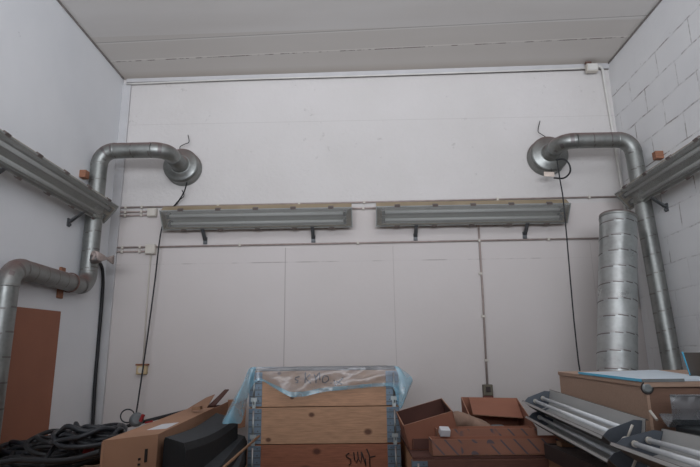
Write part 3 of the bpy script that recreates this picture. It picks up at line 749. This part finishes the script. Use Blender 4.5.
def trough(label, p0, p1, roll=0., lipmat='alu', yaw_out=0, tubes=True, w=.08, hgt=.075, plates=True, group='spare lamp reflectors', sz=1.):
    """open reflector from p0 (near end) to p1; local: Y along, X across, Z up"""
    p0, p1 = Vector(p0), Vector(p1); d = p1-p0; L = d.length
    root = thing('lamp_reflector', label, 'reflector', p0, group=group)
    yv = d.normalized(); xv = yv.cross(Vector((0, 0, 1))).normalized(); zv = xv.cross(yv)
    Rm = Matrix((xv, yv, zv)).transposed() @ Euler((0, roll, 0)).to_matrix()
    root.rotation_euler = Rm.to_euler()
    w *= sz; hgt *= sz
    prof = [(-w-.006, hgt-.008), (-w, hgt), (-w*.72, hgt*.42), (-w*.42, 0), (w*.42, 0), (w*.72, hgt*.42), (w, hgt), (w+.006, hgt-.008)]
    q = MB(); th = .0022
    for (x0_, z0_), (x1_, z1_) in zip(prof[:-1], prof[1:]):
        q.slab((x0_, 0, z0_), (x0_, L, z0_), (x1_, L, z1_), (x1_, 0, z1_), -th)
    o = q.build('reflector_shell', [lipmat, 'aluback' if lipmat == 'alu' else lipmat], root, False)
    for i, pl in enumerate(o.data.polygons): pl.material_index = 0 if i % 6 == 1 else 1
    # face 1 of every slab is its displaced (outer) side
    if plates:
        for y_ in (.02, L-.02):
            q = MB().prism([(-w*.92, hgt*.94), (-w*.42, .003), (w*.42, .003), (w*.92, hgt*.94), (w*.6, hgt*1.1), (-w*.6, hgt*1.1)][::-1], (0, y_-.002, 0), (0, y_+.002, 0), ((1, 0, 0), (0, 0, 1)))
            q.build('end_plate', 'steelgrey', root, False)
    if tubes:
        for s_ in (-1, 1):
            MB().cyl((s_*w*.27, .035, .052*sz), (s_*w*.27, L-.035, .052*sz), .0085*sz, 14).build('fluorescent_tube', 'tube', root, False)
        for y_ in (.012, L-.012):
            for s_ in (-1, 1):
                MB().lathe([(.011, 0), (.011, .016)], (s_*w*.27, .024 if y_ < .1 else L-.040, .052*sz), (0, 1, 0), 14).build('lamp_holder', 'boxwhite', root, False)
    return root
trough('upper open reflector with two white tubes beside the cabinet, its dark underside towards us', (.934, 2.0, 1.297), (.985, 3.12, 1.341), math.radians(-20))
trough('lower reflector stacked directly beneath the upper one beside the cabinet', (.930, 1.97, 1.222), (.98, 3.06, 1.262), math.radians(-18))
trough('reflector with two bare white tubes at the lower right edge, in front of the cabinet', (.80, 1.1, 1.318), (.94, 1.94, 1.28), math.radians(-15), w=.085, hgt=.07)
trough('hazy grey reflector leaning against the cabinet front under the knob', (1.95, 2.04, 1.36), (1.16, 2.17, 1.36), math.radians(30), 'haze', w=.08, tubes=False, plates=False)
tr_ = thing('lamp_reflector', 'pale reflector lying on the cabinet top at the right edge', 'reflector', (1.75, 2.5, 1.53), group='spare lamp reflectors')
zq = 1.522
MB().slab((1.405, 2.46, 1.622), (1.46, 2.52, zq), (2.1, 2.52, zq), (2.1, 2.46, 1.615), .003).build('front_wing', 'aluback', tr_)
MB().slab((1.46, 2.52, zq), (1.46, 2.60, zq), (2.1, 2.60, zq), (2.1, 2.52, zq), .003).build('reflector_base', 'alu', tr_)
MB().slab((1.54, 2.60, zq), (1.53, 2.66, 1.60), (2.1, 2.66, 1.60), (2.1, 2.60, zq), .003).build('back_wing', 'aluback', tr_)
MB().slab((1.403, 2.456, 1.625), (1.458, 2.516, zq+.004), (1.462, 2.516, zq+.004), (1.411, 2.456, 1.625), .002).build('film_edge', 'bluefilm', tr_)
# lamp holder brackets on the near end plates
for pz in ((.895, 1.972, 1.328), (.875, 1.935, 1.225)):
    root = thing('lamp_socket', 'loose white lamp socket on a short arm at the near end of the upper reflector' if pz[2] > 1.3 else 'loose white lamp socket on a short arm at the near end of the lower reflector', 'socket', pz)
    p = Vector(pz)
    MB().lathe([(.010, 0), (.015, .004), (.015, .014), (.010, .018)], p, (-.3, -1, 0), 18).build('socket_body', 'boxwhite', root)
    MB().tube([p+Vector((.008, 0, .01)), p+Vector((.028, -.005, .052))], .0045, 8).build('socket_arm', 'boxwhite', root)
    MB().tube([p+Vector((.01, 0, -.004)), p+Vector((.045, -.01, -.025))], .005, 8).build('socket_pin', 'darkplastic', root)
tag(MB().cyl(at(650, 411, Y=2.06), at(657, 420, Y=2.02), .005, 10).build('tube_pin', 'boxwhite'), 'short white plastic stick poking up before the cabinet door', 'stick')
tag(MB().span((1.19, 1.95, 1.152), (1.75, 2.20, 1.352)).build('storage_bin', 'holder', bevel=.006), 'dark storage bin on the bench before the cabinet, under the hazy reflector', 'bin')
# grille pile under the reflectors
gp = thing('slatted_grille', 'dark slatted grille lying under the stacked reflectors', 'grille', (.99, 2.35, 1.15))
fr = MB(); gx0, gx1, gy0, gy1, gz = .86, 1.12, 1.9, 2.74, 1.215
fr.span((gx0, gy0, 1.152), (gx0+.015, gy1, gz)); fr.span((gx1-.015, gy0, 1.152), (gx1, gy1, gz)); fr.span((gx0+.015, gy0, 1.152), (gx1-.015, gy0+.015, gz)); fr.span((gx0+.015, gy1-.015, 1.152), (gx1-.015, gy1, gz))
fr.build('grille_frame', 'darkplastic', gp)
MB().span((gx0+.015, gy0+.015, 1.152), (gx1-.015, gy1-.015, 1.158)).build('grille_back', 'black', gp)
for i in range(22):
    y_ = gy0+.04+(gy1-gy0-.08)*i/21
    MB().box(((gx0+gx1)/2, y_, gz-.008), (gx1-gx0-.03, .016, .003), (.5, 0, 0)).build('slat', 'slat', gp)
for a0, a1 in (((.88, 2.05, gz), (1.03, 2.10, gz+.01)), ((.90, 2.62, gz), (1.06, 2.68, gz+.02))):
    tag(MB().span(a0, a1).build('wooden_batten', 'pallet'), 'short wooden batten between grille and lowest reflector', 'batten', 'battens under the reflectors')
def bench(label, x0, x1, y0, y1, z):
    r = thing('workbench', label, 'workbench', ((x0+x1)/2, y0, 0))
    MB().span((x0, y0, z-.04), (x1, y1, z)).build('bench_top', 'pallet', r, bevel=.003)
    for xx in (x0+.04, x1-.04):
        for yy in (y0+.04, y1-.04): MB().span((xx-.025, yy-.025, 0), (xx+.025, yy+.025, z-.04)).build('leg', 'bench', r)
    for yy in (y0+.04, y1-.04): MB().span((x0+.065, yy-.015, z-.12), (x1-.065, yy+.015, z-.06)).build('rail', 'bench', r)
bench('wooden topped workbench carrying the lamp reflectors on the right', .58, 1.78, 1.0, 2.24, 1.15)
tag(MB().span((.88, 2.27, 0), (1.13, 2.76, 1.15)).build('wooden_crate', 'pallet', bevel=.004), 'tall wooden crate supporting the far end of the slatted grille', 'crate')
tag(MB().span((1.0, 1.2, 1.152), (1.5, 1.72, 1.27)).build('cardboard_box', 'card', bevel=.004), 'closed flat cardboard box under the bare-tube reflector', 'box')

# ------------------------------------------------------------------ left side
bench('wooden topped workbench on the left under the long box and foam', -1.95, -.64, 1.7, 4.3, 1.0)
# long carton with torn far end
lb_ = thing('long_cardboard_box', 'long tan cardboard lamp box with torn open far end on the left', 'box', (-.9, 2.1, 1.0))
zn, zf = 1.315, 1.325
nA, nB, fA, fB = Vector((-.985, 2.18, 0)), Vector((-.838, 2.36, 0)), Vector((-1.135, 4.15, 0)), Vector((-.985, 4.2, 0))
zb = 1.002; Zv = lambda p, z_: Vector((p.x, p.y, z_))
MB().slab(Zv(nA, zb), Zv(nB, zb), Zv(nB, zn), Zv(nA, zn), -.006).build('end_panel', 'cardtan', lb_)
MB().slab(Zv(nB, zb), Zv(fB, zb), Zv(fB, zf), Zv(nB, zn), -.006).build('side_panel', 'cardtan', lb_)
MB().slab(Zv(fA, zb), Zv(nA, zb), Zv(nA, zn), Zv(fA, zf), -.006).build('side_panel', 'cardtan', lb_)
mA, mB_ = nA+(fA-nA)*.7, nB+(fB-nB)*.7
MB().slab(Zv(nA, zn), Zv(nB, zn), Zv(mB_, zn+.007), Zv(mA, zn+.007), .006).build('top_panel', 'cardtan', lb_)
MB().slab(Zv(mA, zn+.007), Zv(mB_, zn+.007)+Vector((-.05, 0, 0)), Zv(fB, zf+.05)+Vector((-.10, 0, 0)), Zv(fA, zf+.03), .006).build('lifted_flap', 'cardtan', lb_)
MB().slab(Zv(fB, 1.12), Zv(fB, zf+.015), Zv(fB, zf+.02)+Vector((.13, .06, 0)), Zv(fB, 1.14)+Vector((.12, .06, 0)), .006).build('end_flap', 'cardtan', lb_)
MB().slab(Zv(fB, zf)+Vector((-.06, -.35, -.015)), Zv(fB, zf)+Vector((.0, -.35, .0)), Zv(fB, zf)+Vector((.01, -.02, .085)), Zv(fB, zf)+Vector((-.02, -.02, .085)), .006).build('torn_flap', 'cardin', lb_)
MB().slab(Zv(fA, 1.01), Zv(fB, 1.01), Zv(fB, zf-.02), Zv(fA, zf-.02), .004).build('inner_panel', 'cardin', lb_)
tc_ = nA+(nB-nA)*.62+(fA-nA)*.09
MB().slab(*[Zv(nA+(nB-nA)*u_+(fA-nA)*v_, zn+.0075) for u_, v_ in ((.45, .12), (.9, .10), (.85, .34), (.5, .36))], .001).build('shipping_label', 'white', lb_)
en = (nB-nA).normalized()
q = MB()
for (uu, z0_, z1_) in ((.8, 1.22, 1.27), ):
    c0 = nA+(nB-nA)*uu; q.box((c0.x, c0.y-.003, (z0_+z1_)/2), (.012, .003, z1_-z0_), (0, 0, math.atan2(en.y, en.x)))
for z_ in (1.235, 1.215, 1.19, 1.165):
    c0 = nA+(nB-nA)*.68; q.box((c0.x, c0.y-.003, z_), (.010, .003, .008), (0, 0, math.atan2(en.y, en.x)))
q.build('printed_marks', 'ink', lb_)
# black foam profiles
def foam(label, a0, b0, a1, b1, zt0, zt1, zb0, bend=.0):
    """top quad a0-b0 near, a1-b1 far"""
    r = thing('foam_profile', label, 'foam', (a0[0], a0[1], zb0), group='black foam profiles')
    K = 10; q = MB()
    sec = []
    for i in range(K+1):
        t_ = i/K; A_ = Vector(a0).lerp(Vector(a1), t_); B_ = Vector(b0).lerp(Vector(b1), t_)
        zt = zt0+(zt1-zt0)*t_ - bend*math.sin(PI*t_); sg = bend*math.sin(PI*t_)
        zb_ = zb0+(zt1-zt0)*t_*.8
        w_ = (B_-A_)
        sec.append([Vector((A_.x, A_.y, zb_)), Vector((A_.x, A_.y, zt-.012)), Vector((A_.x+w_.x*.06, A_.y+w_.y*.06, zt)),
                    Vector((B_.x-w_.x*.10, B_.y-w_.y*.10, zt-.008)), Vector((B_.x, B_.y, zt-.035)), Vector((B_.x, B_.y, zb_))])
    b = 0
    for s_ in sec: q.v += s_
    for i in range(K):
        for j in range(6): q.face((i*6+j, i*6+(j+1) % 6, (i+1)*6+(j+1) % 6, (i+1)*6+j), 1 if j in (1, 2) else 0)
    q.face(range(6)[::-1]); q.face([K*6+j for j in range(6)])
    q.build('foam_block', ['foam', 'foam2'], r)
    m_ = MB().box((Vector(a0)+Vector(b0)).to_3d()/2+Vector((0, -.001, (zb0+zt0)/2+.03)) if False else ((a0[0]+b0[0])/2, (a0[1]+b0[1])/2+.01, zb0+.02), (.02, .004, .02)); m_.build('notch', 'black', r)
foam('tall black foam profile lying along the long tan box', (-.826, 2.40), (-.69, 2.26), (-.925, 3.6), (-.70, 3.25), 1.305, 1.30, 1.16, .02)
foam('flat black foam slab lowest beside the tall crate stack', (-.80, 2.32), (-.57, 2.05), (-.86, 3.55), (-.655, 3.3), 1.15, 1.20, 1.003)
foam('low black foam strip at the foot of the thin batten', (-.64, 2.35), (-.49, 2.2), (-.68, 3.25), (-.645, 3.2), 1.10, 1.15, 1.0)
q = MB().tube([at(223, 468, Y=2.3), at(259, 436, Y=2.95)], .006, 8)
tag(q.build('thin_batten', 'pallet'), 'thin pale wooden batten propped on the foam beside the crate stack', 'batten')
tag(MB().span((-.63, 1.95, 0), (-.60, 3.15, 1.0)).build('hardboard_sheet', 'board'), 'hardboard sheet standing against the left workbench', 'board')

# cable heap
def heapcable(label, cpx, cpy, Z, a, b, rz, turns=3, r=.011, m='cable', sd=0, tail=None, jit=.03):
    rnd = random.Random(sd); c0 = at(cpx, cpy, Z=Z); pts = []
    n = 11*turns
    for i in range(n+1):
        t_ = 2*PI*i/11; q = 1+.12*math.sin(t_*.37+sd)
        x_, y_ = a*q*math.cos(t_), b*q*math.sin(t_)
        pts.append(c0+Vector((x_*math.cos(rz)-y_*math.sin(rz), x_*math.sin(rz)+y_*math.cos(rz), jit*math.sin(t_*1.3+sd)+rnd.uniform(-.018, .018)+.01*i/11)))
    if tail: pts += [at(*q[:2], Y=q[2]) for q in tail]
    return tag(MB().tube(smoothpath(pts, 5), r, 8).build('cable_coil', m), label, 'cable', 'coiled dark cables on the left')
base_l = 'coiled dark cable in the heap at the lower left'
hc = [(55, 450, 1.12, .27, .17, .2, 4, .0125, 'cable', 1), (75, 445, 1.18, .22, .16, 1.0, 4, .012, 'black', 2), (88, 440, 1.24, .15, .2, .4, 4, .0125, 'cable', 3),
      (30, 463, 1.07, .22, .15, .1, 3, .012, 'black', 4), (105, 447, 1.2, .14, .2, .7, 4, .011, 'black', 5), (70, 460, 1.08, .26, .2, .5, 4, .012, 'black', 6), (98, 436, 1.26, .1, .12, .9, 3, .0115, 'cable', 7)]
names = ['grey cable coil in the middle of the lower left heap', 'black cable coil on the middle right of the heap', 'grey cable coil near the top of the heap under the corner hose',
         'black cable coil at the far left bottom edge', 'black cable coil pressed against the long tan box', 'black cable coil at the bottom of the heap', 'small grey cable coil crowning the heap beneath the hose']
for h_, nm_ in zip(hc, names): heapcable(nm_, *h_)
wire('dark grey cable arching over the left end of the heap', [(42, 467, 2.6), (52, 450, 2.8), (62, 443, 2.9), (78, 441, 3.0), (96, 444, 3.1), (112, 452, 3.1)], .011, 'cable', 'loose_cable')
wire('second dark grey cable sweeping under the arching one', [(20, 460, 2.6), (45, 459, 2.7), (68, 455, 2.8), (86, 446, 2.9), (98, 437, 3.1), (104, 430, 3.3)], .011, 'cable', 'loose_cable')
wire('black cable running flat along the bottom left edge', [(0, 463, 2.5), (20, 460, 2.5), (40, 461, 2.45), (70, 460, 2.4), (100, 452, 2.4)], .012, 'black', 'loose_cable')
wire('straight black rod lying behind the long tan box', [(92, 437, 4.0), (120, 428, 4.1), (150, 420, 4.15), (186, 411, 4.2)], .012, 'black', 'black_rod', 2, 'rod')
q = MB().cyl(at(87, 454, Y=2.75), at(90, 447, Y=2.8), .022, 14)
tag(q.build('cable_connector', 'red'), 'red cable connector buried in the dark cable heap', 'connector')
# plug with ring
pc = at(136, 420, Y=4.05)
pr = thing('cable_plug', 'round grey plug with a wire ring behind the long tan box', 'plug', pc)
MB().lathe([(.03, -.03), (.045, -.02), (.048, .03), (.03, .045)], pc, (.5, -.8, .2), 20).build('plug_body', mat('mid grey plastic', srgb(105, 110, 112), .5), pr)
MB().tube([pc+Vector((-.055+.05*math.cos(2*PI*i/20), -.02, .03+.045*math.sin(2*PI*i/20))) for i in range(21)], .005, 6).build('ring', 'cable', pr)
q = MB().box(at(142, 418, Y=4.0), (.02, .02, .05), (0, .35, 0)); q.box(at(149, 422, Y=4.0), (.05, .02, .012), (0, -.2, 0))
tag(q.build('red_clamp', 'red'), 'small red clamp beside the round grey plug', 'clamp')
q = MB().box(at(197, 409, Z=1.345)+Vector((0, 0, .004)), (.05, .05, .02), (0, -.1, 0)); tag(q.build('wood_scrap', 'pallet'), 'small scrap of wood on top of the long tan box end', 'scrap')

# ------------------------------------------------------------------ light
w = bpy.data.worlds.new('world'); bpy.context.scene.world = w; w.use_nodes = True
w.node_tree.nodes['Background'].inputs[0].default_value = (.55, .62, .72, 1); w.node_tree.nodes['Background'].inputs[1].default_value = .2
def area(nm, loc, tgt, sx, sy, e, col):
    l = bpy.data.lights.new(nm, 'AREA'); l.shape = 'RECTANGLE'; l.size = sx; l.size_y = sy; l.energy = e; l.color = col
    o = bpy.data.objects.new(nm, l); C.objects.link(o); o.location = loc
    o.rotation_euler = (Vector(tgt)-Vector(loc)).to_track_quat('-Z', 'Y').to_euler(); return o
a1 = area('added_rear_fill', (0, -1.6, 2.55), (0, 4.5, 6.0), 3.9, 1.0, 99, (.885, .925, 1.0)); a1.data.spread = math.radians(100)  # added area light inside the closed room, aimed up so low things stay dim
a2 = area('added_overhead_fill', (0, .9, 4.05), (0, 3.5, 2.6), 4.0, .5, 14.5, (.92, .94, 1)); a2.data.spread = math.radians(160)  # unseen area light added overhead, no fixture belongs to it
sc_ = bpy.context.scene
sc_.view_settings.view_transform = 'Standard'; sc_.view_settings.look = 'None'
sc_.view_settings.exposure = 0; sc_.view_settings.gamma = 1
try: sc_.cycles.use_denoising = True
except Exception: pass
